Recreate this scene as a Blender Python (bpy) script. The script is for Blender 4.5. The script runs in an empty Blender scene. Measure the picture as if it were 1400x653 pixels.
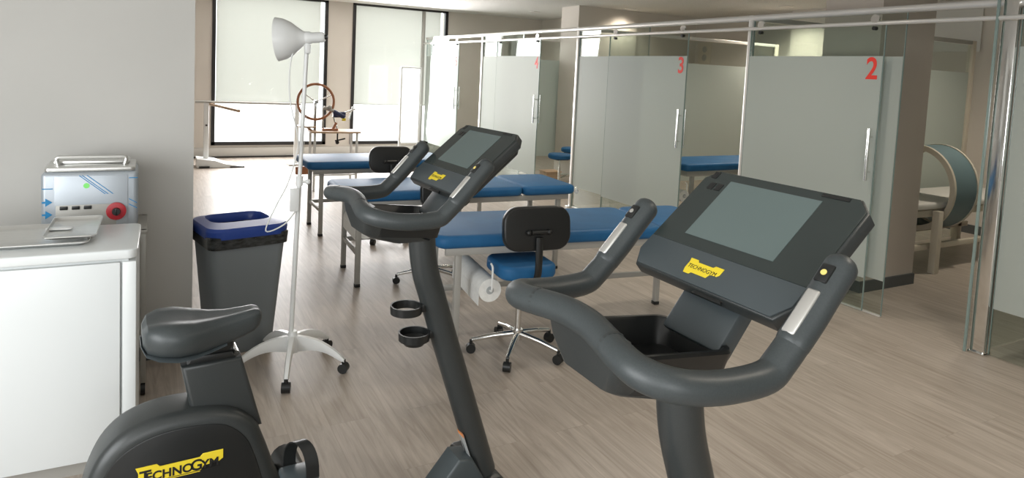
import bpy, bmesh, math, random
from mathutils import Vector, Matrix
S = bpy.context.scene
COL = S.collection
R_ = math.radians
random.seed(4)

# ------------------------------------------------------------------ camera
cam = bpy.data.cameras.new('camera'); co = bpy.data.objects.new('camera', cam); COL.objects.link(co)
pitch, roll, yaw = R_(4.35), R_(2.7), R_(28.5)
f0 = Vector((math.sin(yaw), math.cos(yaw), 0)); r0 = Vector((math.cos(yaw), -math.sin(yaw), 0)); u0 = Vector((0, 0, 1))
F = f0*math.cos(pitch) - u0*math.sin(pitch); U1 = f0*math.sin(pitch) + u0*math.cos(pitch)
RR = r0*math.cos(roll) + U1*math.sin(roll); UU = -r0*math.sin(roll) + U1*math.cos(roll)
m = Matrix((RR, UU, -F)).transposed().to_4x4(); m.translation = (0, 0, 1.6)
co.matrix_world = m
cam.sensor_fit = 'HORIZONTAL'; cam.sensor_width = 36; cam.lens = 920/1400*36
cam.shift_y = -156.5/1400; cam.clip_start = .05; cam.clip_end = 200
S.camera = co
# ------------------------------------------------------------------ view, world, light
S.view_settings.view_transform = 'Standard'; S.view_settings.look = 'None'
S.view_settings.gamma = 1; S.view_settings.use_curve_mapping = False
S.view_settings.exposure = 0.08
W = bpy.data.worlds.new('sky'); S.world = W; W.use_nodes = True
bg = W.node_tree.nodes['Background']; bg.inputs[0].default_value = (.93, .97, 1, 1); bg.inputs[1].default_value = 3.4

def area(name, loc, target, sx, sy, power, col=(1, 1, 1), spread=180):
    l = bpy.data.lights.new(name, 'AREA'); l.shape = 'RECTANGLE'; l.size = sx; l.size_y = sy
    l.energy = power; l.color = col; l.spread = R_(spread)
    o = bpy.data.objects.new(name, l); COL.objects.link(o); o.location = loc
    o.rotation_euler = (Vector(target)-Vector(loc)).to_track_quat('-Z', 'Y').to_euler()
    return o
area('daylight_left_window', (-2.3, .6, 1.5), (0, .9, 1.2), 2.6, 1.8, 100, (.95, .98, 1))
area('daylight_back_window', (-.9, -2.3, 1.55), (-.6, 0, 1.25), 3.2, 1.7, 66, (.95, .98, 1))
area('daylight_far_window', (1.85, 11.6, 1.5), (1.85, 5, .6), 1.8, 2.2, 130, (1, .98, .98))
area('daylight_far_window', (4.0, 11.6, 1.5), (4.0, 5, .6), 1.6, 2.2, 120, (1, .98, .98))
def lamp_spot(x, y, e, size=150):
    l = bpy.data.lights.new('downlight_bulb', 'SPOT'); l.energy = e; l.color = (1, .9, .76)
    l.spot_size = R_(size); l.spot_blend = .8; l.shadow_soft_size = .12
    o = bpy.data.objects.new('downlight_bulb', l); COL.objects.link(o); o.location = (x, y, 2.66)
# ------------------------------------------------------------------ materials
MATS = {}
def mat(name, col, rough=.5, metal=0, **k):
    m = bpy.data.materials.new(name); m.use_nodes = True
    b = m.node_tree.nodes['Principled BSDF']
    b.inputs['Base Color'].default_value = (*col, 1); b.inputs['Roughness'].default_value = rough
    b.inputs['Metallic'].default_value = metal
    for kk, v in k.items(): b.inputs[kk.replace('_', ' ')].default_value = v
    MATS[name] = m; return m
def noise_mat(name, c1, c2, scale=(8, 8, 8), rough=.5, metal=0, bump=0, detail=4, coord='Object', lo=.35, hi=.65):
    m = mat(name, c1, rough, metal); nt = m.node_tree; N = nt.nodes; L = nt.links
    b = N['Principled BSDF']; tc = N.new('ShaderNodeTexCoord'); mp = N.new('ShaderNodeMapping')
    mp.inputs['Scale'].default_value = scale; no = N.new('ShaderNodeTexNoise'); no.inputs['Detail'].default_value = detail
    no.inputs['Scale'].default_value = 1
    L.new(tc.outputs[coord], mp.inputs[0]); L.new(mp.outputs[0], no.inputs[0])
    r = N.new('ShaderNodeValToRGB'); r.color_ramp.elements[0].color = (*c1, 1); r.color_ramp.elements[1].color = (*c2, 1)
    r.color_ramp.elements[0].position = lo; r.color_ramp.elements[1].position = hi
    L.new(no.outputs[0], r.inputs[0]); L.new(r.outputs[0], b.inputs['Base Color'])
    if bump:
        bu = N.new('ShaderNodeBump'); bu.inputs['Strength'].default_value = bump; bu.inputs['Distance'].default_value = .002
        L.new(no.outputs[0], bu.inputs['Height']); L.new(bu.outputs[0], b.inputs['Normal'])
    return m
paint = noise_mat('wall_paint', (.56, .55, .52), (.58, .57, .54), (2, 2, 2), .75)
taupe = noise_mat('taupe_paint', (.46, .40, .345), (.48, .42, .36), (2, 2, 2), .75)
warm = noise_mat('warm_paint', (.60, .55, .49), (.62, .57, .51), (2, 2, 2), .75)
trimw = mat('white_trim', (.66, .64, .6), .5)
basem = mat('dark_skirting', (.07, .075, .075), .5)
ceilm = noise_mat('mineral_ceiling', (.60, .59, .56), (.74, .73, .70), (60, 60, 60), .9, bump=.4)
blackm = mat('black_frame', (.016, .014, .014), .4)
rubber = noise_mat('soft_grip', (.040, .048, .050), (.048, .056, .058), (300, 300, 300), .42, bump=.06)
shell = noise_mat('dark_shell', (.030, .034, .034), (.036, .04, .04), (400, 400, 400), .38, bump=.05)
blackp = mat('black_plastic', (.012, .013, .013), .35)
slate = mat('slate_plastic', (.062, .076, .082), .38)
bezel = mat('gloss_bezel', (.030, .038, .036), .2)
lcd = mat('screen_glass', (.115, .15, .145), .2)
silver = mat('brushed_silver', (.72, .71, .68), .32, .75)
yellow = mat('yellow_badge', (.80, .62, .03), .45)
yellow2 = mat('yellow_dot', (.85, .68, .2), .4)
ink = mat('black_ink', (.01, .01, .01), .5)
white = mat('white_enamel', (.78, .79, .78), .28)
cabm = mat('white_laminate', (.78, .81, .81), .3)
steel = noise_mat('stainless_steel', (.66, .66, .64), (.74, .74, .72), (4, 60, 60), .33, .85)
steelfilm = mat('film_covered_steel', (.44, .48, .52), .35, .35)
blueink = mat('blue_print', (.01, .22, .48), .45)
greens = mat('green_sticker', (.25, .85, .2), .5)
redp = mat('red_plastic', (.42, .02, .03), .4)
vinyl = noise_mat('blue_vinyl', (.016, .105, .25), (.020, .125, .29), (6, 6, 6), .5)
vinyl.node_tree.nodes['Principled BSDF'].inputs['Specular IOR Level'].default_value = .28
frameg = mat('grey_tube_steel', (.40, .39, .36), .42, .2)
chrome = mat('chrome', (.82, .82, .80), .12, 1)
ralum = mat('satin_rail', (.80, .79, .76), .28, .55)
paper = noise_mat('white_paper', (.78, .78, .75), (.84, .84, .81), (40, 40, 40), .9)
binm = mat('grey_bin_plastic', (.175, .195, .205), .5)
binb = mat('blue_lid_plastic', (.012, .045, .24), .35)
bagm = noise_mat('black_bin_liner', (.01, .011, .011), (.05, .055, .055), (25, 25, 60), .25, bump=.8)
wood = noise_mat('beech_wood', (.50, .34, .22), (.62, .44, .30), (3, 40, 40), .45)
wood2 = noise_mat('reddish_wood', (.33, .125, .055), (.43, .18, .085), (20, 20, 20), .4)
redn = mat('red_numeral', (.75, .035, .02), .5)
teal = mat('teal_band', (.12, .19, .21), .5)
cream = mat('cream_plastic', (.62, .56, .46), .45)
orange = mat('orange_print', (.85, .28, .07), .5)
stick = mat('grey_label', (.42, .44, .44), .5)
leaf = noise_mat('hedge_leaves', (.12, .2, .05), (.3, .42, .14), (6, 6, 6), .8)
conc = noise_mat('pale_concrete', (.7, .68, .66), (.78, .76, .74), (2, 2, 2), .9)

def floor_mat():
    m = mat('oak_vinyl_planks', (.3, .25, .2), .42); nt = m.node_tree; N = nt.nodes; L = nt.links
    b = N['Principled BSDF']; tc = N.new('ShaderNodeTexCoord')
    mp = N.new('ShaderNodeMapping'); mp.inputs['Rotation'].default_value = (0, 0, R_(90))
    L.new(tc.outputs['Object'], mp.inputs[0])
    br = N.new('ShaderNodeTexBrick'); br.offset = .37; br.inputs['Scale'].default_value = 1
    br.inputs['Brick Width'].default_value = 1.22; br.inputs['Row Height'].default_value = .18
    br.inputs['Mortar Size'].default_value = .0012; br.inputs['Mortar Smooth'].default_value = .3
    br.inputs['Color1'].default_value = (.0, .0, .0, 1); br.inputs['Color2'].default_value = (1, 1, 1, 1)
    br.inputs['Mortar'].default_value = (.5, .5, .5, 1)
    L.new(mp.outputs[0], br.inputs[0])
    # grain stretched along the plank, shifted per plank
    mp2 = N.new('ShaderNodeMapping'); mp2.inputs['Scale'].default_value = (24, 1.6, 1)
    ad = N.new('ShaderNodeVectorMath'); ad.operation = 'ADD'
    sc = N.new('ShaderNodeVectorMath'); sc.operation = 'SCALE'; sc.inputs['Scale'].default_value = 7.3
    L.new(br.outputs[0], sc.inputs[0]); L.new(tc.outputs['Object'], ad.inputs[0]); L.new(sc.outputs[0], ad.inputs[1])
    L.new(ad.outputs[0], mp2.inputs[0])
    n1 = N.new('ShaderNodeTexNoise'); n1.inputs['Scale'].default_value = 1; n1.inputs['Detail'].default_value = 5; n1.inputs['Distortion'].default_value = 1.6; n1.inputs['Roughness'].default_value = .6
    L.new(mp2.outputs[0], n1.inputs[0])
    r = N.new('ShaderNodeValToRGB'); e = r.color_ramp.elements
    e[0].position = .25; e[0].color = (.30, .25, .205, 1); e[1].position = .75; e[1].color = (.50, .44, .38, 1)
    x = r.color_ramp.elements.new(.5); x.color = (.40, .347, .295, 1)
    L.new(n1.outputs[0], r.inputs[0])
    mx = N.new('ShaderNodeMix'); mx.data_type = 'RGBA'; mx.blend_type = 'MULTIPLY'; mx.inputs[0].default_value = 1
    pr = N.new('ShaderNodeValToRGB'); pr.color_ramp.elements[0].color = (.93, .92, .91, 1); pr.color_ramp.elements[1].color = (1.05, 1.05, 1.06, 1)
    L.new(br.outputs[0], pr.inputs[0]); L.new(r.outputs[0], mx.inputs[6]); L.new(pr.outputs[0], mx.inputs[7])
    mo = N.new('ShaderNodeMix'); mo.data_type = 'RGBA'; mo.blend_type = 'MULTIPLY'
    L.new(br.outputs['Fac'], mo.inputs[0]); L.new(mx.outputs[2], mo.inputs[6]); mo.inputs[7].default_value = (.84, .83, .82, 1)
    L.new(mo.outputs[2], b.inputs['Base Color'])
    bu = N.new('ShaderNodeBump'); bu.inputs['Strength'].default_value = .12; bu.inputs['Distance'].default_value = .001
    L.new(n1.outputs[0], bu.inputs['Height']); L.new(bu.outputs[0], b.inputs['Normal'])
    return m
floorm = floor_mat()

def glass_mat(name, tint, refl=.5):
    m = bpy.data.materials.new(name); m.use_nodes = True; nt = m.node_tree; N = nt.nodes; L = nt.links; N.clear()
    o = N.new('ShaderNodeOutputMaterial'); t = N.new('ShaderNodeBsdfTransparent'); t.inputs[0].default_value = (*tint, 1)
    g = N.new('ShaderNodeBsdfGlossy'); g.inputs['Roughness'].default_value = .02
    fr = N.new('ShaderNodeFresnel'); fr.inputs[0].default_value = 1.45
    mu = N.new('ShaderNodeMath'); mu.operation = 'MULTIPLY'; mu.inputs[1].default_value = refl
    L.new(fr.outputs[0], mu.inputs[0]); x = N.new('ShaderNodeMixShader')
    L.new(mu.outputs[0], x.inputs[0]); L.new(t.outputs[0], x.inputs[1]); L.new(g.outputs[0], x.inputs[2]); L.new(x.outputs[0], o.inputs[0])
    return m
glass = glass_mat('clear_glass', (.935, .965, .95), .25)
wglass = glass_mat('window_glass', (.97, .98, .97), .5)
glasse = mat('glass_edge', (.22, .29, .27), .15)

def film_mat(name, dcol, tcol, clear, rough=.6, trans=.5):
    """frosted film: part scatters back, part lets diffuse light through, a little stays see-through"""
    m = bpy.data.materials.new(name); m.use_nodes = True; nt = m.node_tree; N = nt.nodes; L = nt.links; N.clear()
    o = N.new('ShaderNodeOutputMaterial')
    d = N.new('ShaderNodeBsdfDiffuse'); d.inputs[0].default_value = (*dcol, 1)
    t = N.new('ShaderNodeBsdfTranslucent'); t.inputs[0].default_value = (*tcol, 1)
    c = N.new('ShaderNodeBsdfTransparent'); c.inputs[0].default_value = (*tcol, 1)
    a = N.new('ShaderNodeMixShader'); a.inputs[0].default_value = trans
    L.new(d.outputs[0], a.inputs[1]); L.new(t.outputs[0], a.inputs[2])
    b = N.new('ShaderNodeMixShader'); b.inputs[0].default_value = clear
    L.new(a.outputs[0], b.inputs[1]); L.new(c.outputs[0], b.inputs[2])
    g = N.new('ShaderNodeBsdfGlossy'); g.inputs['Roughness'].default_value = .35
    x = N.new('ShaderNodeMixShader'); x.inputs[0].default_value = .05
    L.new(b.outputs[0], x.inputs[1]); L.new(g.outputs[0], x.inputs[2]); L.new(x.outputs[0], o.inputs[0])
    return m
film = film_mat('frosted_film', (.54, .585, .55), (.80, .84, .81), .09, trans=.32)
blindm = film_mat('translucent_blind', (.80, .79, .76), (.72, .715, .68), .05, trans=.72)
mirrorp = film_mat('white_translucent_board', (.85, .86, .86), (.95, .97, .97), .35, trans=.7)

def emis(name, col, s):
    m = mat(name, col, .5); b = m.node_tree.nodes['Principled BSDF']
    b.inputs['Emission Color'].default_value = (*col, 1); b.inputs['Emission Strength'].default_value = s; return m
lampe = emis('lit_diffuser', (1, .9, .75), 9)

# ------------------------------------------------------------------ geometry helpers
def rot(rx=0, ry=0, rz=0):
    return Matrix.Rotation(R_(rz), 4, 'Z') @ Matrix.Rotation(R_(ry), 4, 'Y') @ Matrix.Rotation(R_(rx), 4, 'X')
def frame(o, x, y):                     # matrix with given origin, x axis, y axis
    x = Vector(x).normalized(); z = x.cross(Vector(y)).normalized(); y = z.cross(x)
    m = Matrix((x, y, z)).transposed().to_4x4(); m.translation = o; return m
def smooth(pts, n=8, closed=False):
    P = [Vector(p) for p in pts]; out = []; N = len(P)
    rng = range(N) if closed else range(N-1)
    for i in rng:
        if closed: a, b, c, d = P[i-1], P[i], P[(i+1) % N], P[(i+2) % N]
        else: a, b, c, d = P[max(i-1, 0)], P[i], P[i+1], P[min(i+2, N-1)]
        for k in range(n):
            t = k/n
            out.append(.5*((2*b)+(c-a)*t+(2*a-5*b+4*c-d)*t*t+(3*b-a-3*c+d)*t**3))
    if not closed: out.append(P[-1])
    return out
def fillet(pts, r, n=6):
    P = [Vector(p) for p in pts]; out = [P[0]]
    for i in range(1, len(P)-1):
        a = (P[i-1]-P[i]); c = (P[i+1]-P[i]); rr = min(r, a.length*.48, c.length*.48)
        p0 = P[i]+a.normalized()*rr; p2 = P[i]+c.normalized()*rr
        for k in range(n+1):
            t = k/n; out.append((1-t)**2*p0+2*t*(1-t)*P[i]+t*t*p2)
    out.append(P[-1]); return out
class G:
    def __init__(s): s.b = bmesh.new()
    def merge(s, bm, M=None):
        if M is not None: bmesh.ops.transform(bm, matrix=M, verts=bm.verts)
        me = bpy.data.meshes.new('t'); bm.to_mesh(me); bm.free(); s.b.from_mesh(me); bpy.data.meshes.remove(me); return s
    def box(s, c, d, bev=0, seg=2, M=None):
        bm = bmesh.new(); bmesh.ops.create_cube(bm, size=1); bmesh.ops.scale(bm, vec=d, verts=bm.verts)
        if bev: bmesh.ops.bevel(bm, geom=list(bm.edges), offset=min(bev, min(d)*.49), segments=seg, profile=.5, affect='EDGES')
        bmesh.ops.translate(bm, vec=c, verts=bm.verts); return s.merge(bm, M)
    def b2(s, a, b, bev=0, seg=2, M=None):
        return s.box([(a[i]+b[i])/2 for i in range(3)], [abs(b[i]-a[i]) for i in range(3)], bev, seg, M)
    def bar(s, p, q, w, h, bev=.003, up=(0, 0, 1)):     # rectangular bar between two points
        p, q = Vector(p), Vector(q); d = q-p
        u = Vector(up)
        if abs(d.normalized().dot(u)) > .98: u = Vector((0, 1, 0))
        M = frame((p+q)/2, d, u.cross(d))
        return s.box((0, 0, 0), (d.length, w, h), bev, 2, M)
    def prism(s, pts, d, M=None, bev=0, seg=2):          # polygon in xy, extruded d along z, centred
        bm = bmesh.new(); vs = [bm.verts.new((x, y, -d/2)) for x, y in pts]; f = bm.faces.new(vs)
        r = bmesh.ops.extrude_face_region(bm, geom=[f]); bmesh.ops.translate(bm, vec=(0, 0, d), verts=[v for v in r['geom'] if isinstance(v, bmesh.types.BMVert)])
        bmesh.ops.recalc_face_normals(bm, faces=bm.faces)
        if bev:
            E = [e for e in bm.edges if len(e.link_faces) == 2 and abs(abs(e.link_faces[0].normal.z)-abs(e.link_faces[1].normal.z)) > .5]
            bmesh.ops.bevel(bm, geom=E, offset=bev, segments=seg, profile=.5, affect='EDGES')
        return s.merge(bm, M)
    def loft(s, rings, cap=True, closed=False, M=None):
        bm = bmesh.new(); V = [[bm.verts.new(p) for p in r] for r in rings]; n = len(V[0])
        K = len(V) if closed else len(V)-1
        for i in range(K):
            A, B = V[i], V[(i+1) % len(V)]
            for j in range(n): bm.faces.new((A[j], A[(j+1) % n], B[(j+1) % n], B[j]))
        if cap and not closed: bm.faces.new(V[0][::-1]); bm.faces.new(V[-1])
        bmesh.ops.recalc_face_normals(bm, faces=bm.faces)
        return s.merge(bm, M)
    def tube(s, pts, r, n=12, closed=False, asp=1.0, round_ends=False, up=None):
        P = [Vector(p) for p in pts]; N = len(P)
        rad = list(r) if isinstance(r, (list, tuple)) else [r]*N
        T = []
        for i in range(N):
            a = P[i-1] if (i or closed) else P[i]; b = P[(i+1) % N] if (i < N-1 or closed) else P[i]
            T.append((b-a).normalized())
        u = Vector(up) if up else (Vector((0, 0, 1)) if abs(T[0].z) < .9 else Vector((0, 1, 0)))
        nrm = (u-T[0]*u.dot(T[0])).normalized(); rings = []
        for i in range(N):
            if i: nrm = (nrm-T[i]*nrm.dot(T[i])).normalized()
            bn = T[i].cross(nrm); rr = rad[i]
            rings.append([P[i]+nrm*math.cos(2*math.pi*k/n)*rr+bn*math.sin(2*math.pi*k/n)*rr*asp for k in range(n)])
        if round_ends and not closed:
            def capr(c, ring, d, r0):
                out = []
                for k in (1, 2, 3):
                    t = k*math.pi/8; out.append([c+(p-c)*math.cos(t)+d*r0*math.sin(t)*.8 for p in ring])
                return out
            rings = capr(P[0], rings[0], -T[0], rad[0])[::-1]+rings+capr(P[-1], rings[-1], T[-1], rad[-1])
        return s.loft(rings, closed=closed)
    def cyl(s, p, q, r, r2=None, n=16):
        return s.tube([p, q], [r, r if r2 is None else r2], n)
    def lathe(s, prof, M=None, n=24):
        rings = [[(r*math.cos(2*math.pi*k/n), r*math.sin(2*math.pi*k/n), z) for k in range(n)] for r, z in prof]
        return s.loft(rings, M=M)
    def ball(s, c, r, sc=(1, 1, 1)):
        bm = bmesh.new(); bmesh.ops.create_uvsphere(bm, u_segments=16, v_segments=10, radius=r)
        bmesh.ops.scale(bm, vec=sc, verts=bm.verts); bmesh.ops.translate(bm, vec=c, verts=bm.verts); return s.merge(bm)
    def obj(s, name, mt, parent=None, label=None, ang=35, **kw):
        me = bpy.data.meshes.new(name); s.b.to_mesh(me); s.b.free()
        me.materials.append(mt)
        for p in me.polygons: p.use_smooth = True
        me.set_sharp_from_angle(angle=R_(ang))
        o = bpy.data.objects.new(name, me); COL.objects.link(o)
        if parent: o.parent = parent
        if label: o['label'] = label
        for k, v in kw.items(): o[k] = v
        return o
def thing(name, label, cat, loc=(0, 0, 0), rz=0, group=None):
    o = bpy.data.objects.new(name, None); COL.objects.link(o); o.location = loc; o.rotation_euler = (0, 0, R_(rz))
    o.empty_display_size = .1; o['label'] = label; o['category'] = cat
    if group: o['group'] = group
    return o
def tag(o, label, cat, group=None):
    o['label'] = label; o['category'] = cat
    if group: o['group'] = group
    return o
def struct(g, name, mt): return g.obj(name, mt, kind='structure')
def dup(root, loc, rz, label, group=None):
    r = root.copy(); COL.objects.link(r); r.location = loc; r.rotation_euler = (0, 0, R_(rz)); r['label'] = label
    if group: r['group'] = group
    def rec(a, b):
        for ch in [o for o in COL.objects if o.parent == a]:
            c = ch.copy(); COL.objects.link(c); c.parent = b; rec(ch, c)
    rec(root, r); return r
def text(body, size, name, mt, parent, M, depth=.0006, bold=0, sx=1):
    c = bpy.data.curves.new('t', 'FONT'); c.body = body; c.size = size; c.extrude = depth; c.offset = bold
    c.align_x = 'CENTER'; c.align_y = 'CENTER'
    o = bpy.data.objects.new('t', c); COL.objects.link(o); bpy.context.view_layer.update()
    me = bpy.data.meshes.new_from_object(o.evaluated_get(bpy.context.evaluated_depsgraph_get()))
    bpy.data.objects.remove(o); bpy.data.curves.remove(c)
    me.transform(M @ Matrix.Diagonal((sx, 1, 1, 1))); me.materials.clear(); me.materials.append(mt); me.name = name
    o = bpy.data.objects.new(name, me); COL.objects.link(o); o.parent = parent; return o
def rrect(w, h, r, n=4):
    out = []
    for cx, cy, a0 in ((w/2-r, h/2-r, 0), (-w/2+r, h/2-r, 90), (-w/2+r, -h/2+r, 180), (w/2-r, -h/2+r, 270)):
        for k in range(n+1):
            a = R_(a0+90*k/n); out.append((cx+r*math.cos(a), cy+r*math.sin(a)))
    return out

# ================================================================== ROOM SHELL
CZ = 2.7; WY = 11.9; GX = 4.57
struct(G().b2((-2.6, -2.6, -.1), (8.6, WY+.3, 0)), 'floor', floorm)
struct(G().b2((-2.6, -2.6, CZ), (8.6, WY+.3, CZ+.12)), 'ceiling', ceilm)
struct(G().b2((-2.8, -2.8, -.1), (8.6, -2.6, CZ)), 'wall_back', paint)
struct(G().b2((-2.8, -2.6, -.1), (-2.6, WY+.3, CZ)), 'wall_left', paint)
struct(G().b2((8.4, -2.6, 0), (8.6, WY, CZ)), 'wall_right', warm)
struct(G().b2((-2.6, 3.93, 0), (.215, 4.55, CZ)), 'wall_near', paint)
struct(G().b2((-2.6, 3.915, 0), (.222, 3.929, .07)), 'baseboard_near', basem)
struct(G().b2((7.05, 8.9, 0), (8.4, WY, CZ)), 'wall_corner', warm)
# window wall, with two openings
w1 = (.90, 2.74, .20); w2 = (3.17, 4.98, .20)
g = G()
g.b2((-2.6, WY, 0), (w1[0], WY+.25, CZ)); g.b2((w1[1], WY, 0), (w2[0], WY+.25, CZ)); g.b2((w2[1], WY, 0), (8.4, WY+.25, CZ))
for w in (w1, w2): g.b2((w[0], WY, 0), (w[1], WY+.25, w[2]))
struct(g, 'wall_far', warm)
struct(G().b2((.6, WY-.045, .02), (7.05, WY, .16), .004), 'trim_1', trimw)
struct(G().b2((.6, WY-.06, 0), (7.05, WY-.01, .022)), 'baseboard_far', blackm)
for i, (w, mull) in enumerate(((w1, None), (w2, 4.5))):
    x0, x1, z0 = w; y = WY+.03
    fr = struct(G().b2((x0, y-.05, z0), (x0+.055, y+.02, CZ)).b2((x1-.055, y-.05, z0), (x1, y+.02, CZ)).b2((x0, y-.05, z0), (x1, y+.02, z0+.055)).b2((x0, y-.05, CZ-.035), (x1, y+.02, CZ)),
                'window_%d' % (i+1), blackm)
    G().b2((x0+.05, y+.0, z0+.05), (x1-.05, y+.01, CZ-.03)).obj('pane', wglass, fr)
    G().b2((x0+.07, y+.05, .92), (x1-.11, y+.052, CZ)).obj('blind', blindm, fr)
    G().cyl((x0+.07, y+.051, .915), (x1-.11, y+.051, .915), .009).obj('blind_rail', trimw, fr)
    if mull: G().b2((mull-.03, y-.045, z0), (mull+.03, y+.0, CZ), .005).obj('mullion', frameg, fr)
# outside
struct(G().b2((-12, WY+.3, -.4), (22, 30, -.3)), 'ground_outside', conc)

# ================================================================== GLASS CUBICLES
posts = [2.175, 4.17, 6.82, 9.47]
def glass_panel(g, a, b): g.b2(a, b)
def glaze(root, x, y0, y1, z0, z1, f0=.26, f1=1.84, axis='Y'):
    """clear pane with a frosted film bonded to it, and green polished edges"""
    t = .005
    if axis == 'Y':
        G().b2((x-t, y0, z0), (x+t, y1, z1)).obj('pane', glass, root)
        G().b2((x-t-.0012, y0+.002, f0), (x-t, y1-.002, f1)).obj('frosted_film', film, root, 'frosted white film with clear strips above and below')
        G().b2((x-t-.001, y0-.003, z0), (x+t+.001, y0, z1)).obj('glass_edge', glasse, root)
        G().b2((x-t-.001, y1, z0), (x+t+.001, y1+.003, z1)).obj('glass_edge', glasse, root)
    else:
        G().b2((y0, x-t, z0), (y1, x+t, z1)).obj('pane', glass, root)
        G().b2((y0+.002, x-t-.0012, f0), (y1-.002, x-t, f1)).obj('frosted_film', film, root)
ORD = {'2': 'nearest', '3': 'second nearest', '4': 'third nearest', '5': 'farthest'}
bays = [(4.17, 2.82, 2.93, 4.12, '2'), (6.82, 5.52, 4.88, 6.12, '3'), (9.47, 8.17, 7.63, 8.87, '4'), (11.9, 10.82, 10.27, 11.5, '5')]
words = {'2': ('nearest', 'behind the larger console of the near bicycle'), '3': ('second', ''), '4': ('third', ''), '5': ('farthest', '')}
for i, (py, fe, d0, d1, num) in enumerate(bays):
    gp = thing('glass_panel', '%s of the fixed frosted panels standing behind the numbered sliding doors' % ORD[num], 'glass panel', (GX, (py+fe)/2, 0), 0)
    yy0, yy1 = fe-(py+fe)/2, py-.03-(py+fe)/2
    glaze(gp, 0.0, yy0, yy1, .01, 2.14)
    G().box((0, (yy0+yy1)/2, .008), (.025, yy1-yy0, .012), .002).obj('floor_channel', ralum, gp)
    # sliding door (part of the room)
    dr = G().b2((GX-.055-.005, d0, .02), (GX-.055+.005, d1, 2.08)).obj('door_%s' % num, glass, kind='structure')
    x = GX-.055
    G().b2((x-.0062, d0+.002, .26), (x-.005, d1-.002, 1.84)).obj('frosted_film', film, dr)
    G().b2((x-.006, d0-.004, .02), (x+.006, d0, 2.08)).obj('glass_edge', glasse, dr)
    G().b2((x-.006, d1, .02), (x+.006, d1+.004, 2.08)).obj('glass_edge', glasse, dr)
    text(num, .215, 'number', redn, dr, frame((x-.0072, d0+.075, 1.745), (0, -1, 0), (0, 0, 1)), .0008, .004, .85)
    for sx in (-1, 1):
        g = G().cyl((x+sx*.045, d0+.03, .96), (x+sx*.045, d0+.03, 1.33), .0115)
        for z in (1.02, 1.27): g.cyl((x+sx*.045, d0+.03, z), (x+sx*.006, d0+.03, z), .008)
        g.obj('handle', chrome, dr)
    for yy in (d0+.08, d1-.1):
        G().cyl((x-.02, yy, 2.035), (x+.012, yy, 2.035), .014).obj('roller_bolt', blackp, dr)
        G().cyl((x-.014, yy, 2.1), (x+.006, yy, 2.1), .032).obj('roller', chrome, dr)
labels_post = {2.175: 'broad polished steel post at the right edge of the doorway beside cubicle 2', 4.17: 'pale steel post between the door numbered 2 and the cubicle 3 opening',
               6.82: 'middle pale steel post, right of the gap where blue stools show', 9.47: 'farthest slim pale post, left of the gap where blue stools show'}
for p in posts:
    o = thing('partition_post', labels_post[p], 'post', (GX, p, 0), 0)
    if p < 3:
        G().b2((-.04, -.045, 0), (.04, .04, CZ), .006).obj('upright', chrome, o)
        G().b2((-.07, .045, 0), (-.055, .06, CZ), .002).obj('edge_strip', glasse, o)
    else:
        G().b2((-.022, -.022, 0), (.022, .022, 2.19), .004).obj('upright', ralum, o)
    G().box((0, 0, .008), (.1, .09, .014), .003).obj('foot_plate', chrome, o)
tag(G().tube([(GX, 1.0, 2.165), (GX, WY-.02, 2.165)], .026, 16).obj('top_rail', ralum), 'long round steel rail running along the top of all cubicles', 'rail')
tag(G().tube([(GX-.055, 1.0, 2.07), (GX-.055, WY-.02, 2.07)], .015, 12).obj('sliding_rail', ralum), 'thin steel rail the glass doors roll along, below the top rail', 'rail')
# partitions between cubicles
plab = {2.175: 'frosted partition running back from the broad steel post at right', 4.17: 'frosted partition between cubicles 2 and 3', 6.82: 'frosted partition seen through the open doorway of cubicle 3', 9.47: 'farthest frosted partition, beside the farthest cubicle'}
for p in posts:
    x1 = 7.95 if p < 8 else 7.0
    o = thing('cubicle_partition', plab[p], 'partition', (0, 0, 0), 0, 'frosted partitions between cubicles')
    glaze(o, p, GX+.06, x1, .01, 2.14, axis='X')
    G().b2((GX+.03, p-.02, 2.15), (x1, p+.02, 2.19), .004).obj('top_bar', ralum if p > 5 else frameg, o)
    G().b2((x1, p-.03, 0), (x1+.06, p+.03, 2.19), .004).obj('end_frame', cream, o)
gp = thing('glass_panel', 'frosted glass panel at the right edge of the picture', 'glass panel', (GX, 1.6, 0), 0)
glaze(gp, 0, -.6, .52, .01, 2.13, .30, 1.9)
# columns inside
struct(G().b2((4.95, 3.25, 0), (5.65, 3.75, CZ)), 'column_1', taupe)
struct(G().b2((4.94, 3.235, 0), (5.66, 3.765, .09)), 'baseboard_column', basem)
struct(G().b2((5.9, 8.85, 0), (7.05, 9.35, CZ)), 'column_2', warm)
struct(G().b2((8.25, 6.0, 0), (8.4, 6.8, CZ)), 'column_3', warm)
struct(G().b2((8.385, 4.3, 2.1), (8.4, 4.82, CZ-.05)), 'trim_2', trimw)
struct(G().b2((8.38, -2.6, 0), (8.399, 8.1, .1)), 'baseboard_right', basem)

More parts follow.
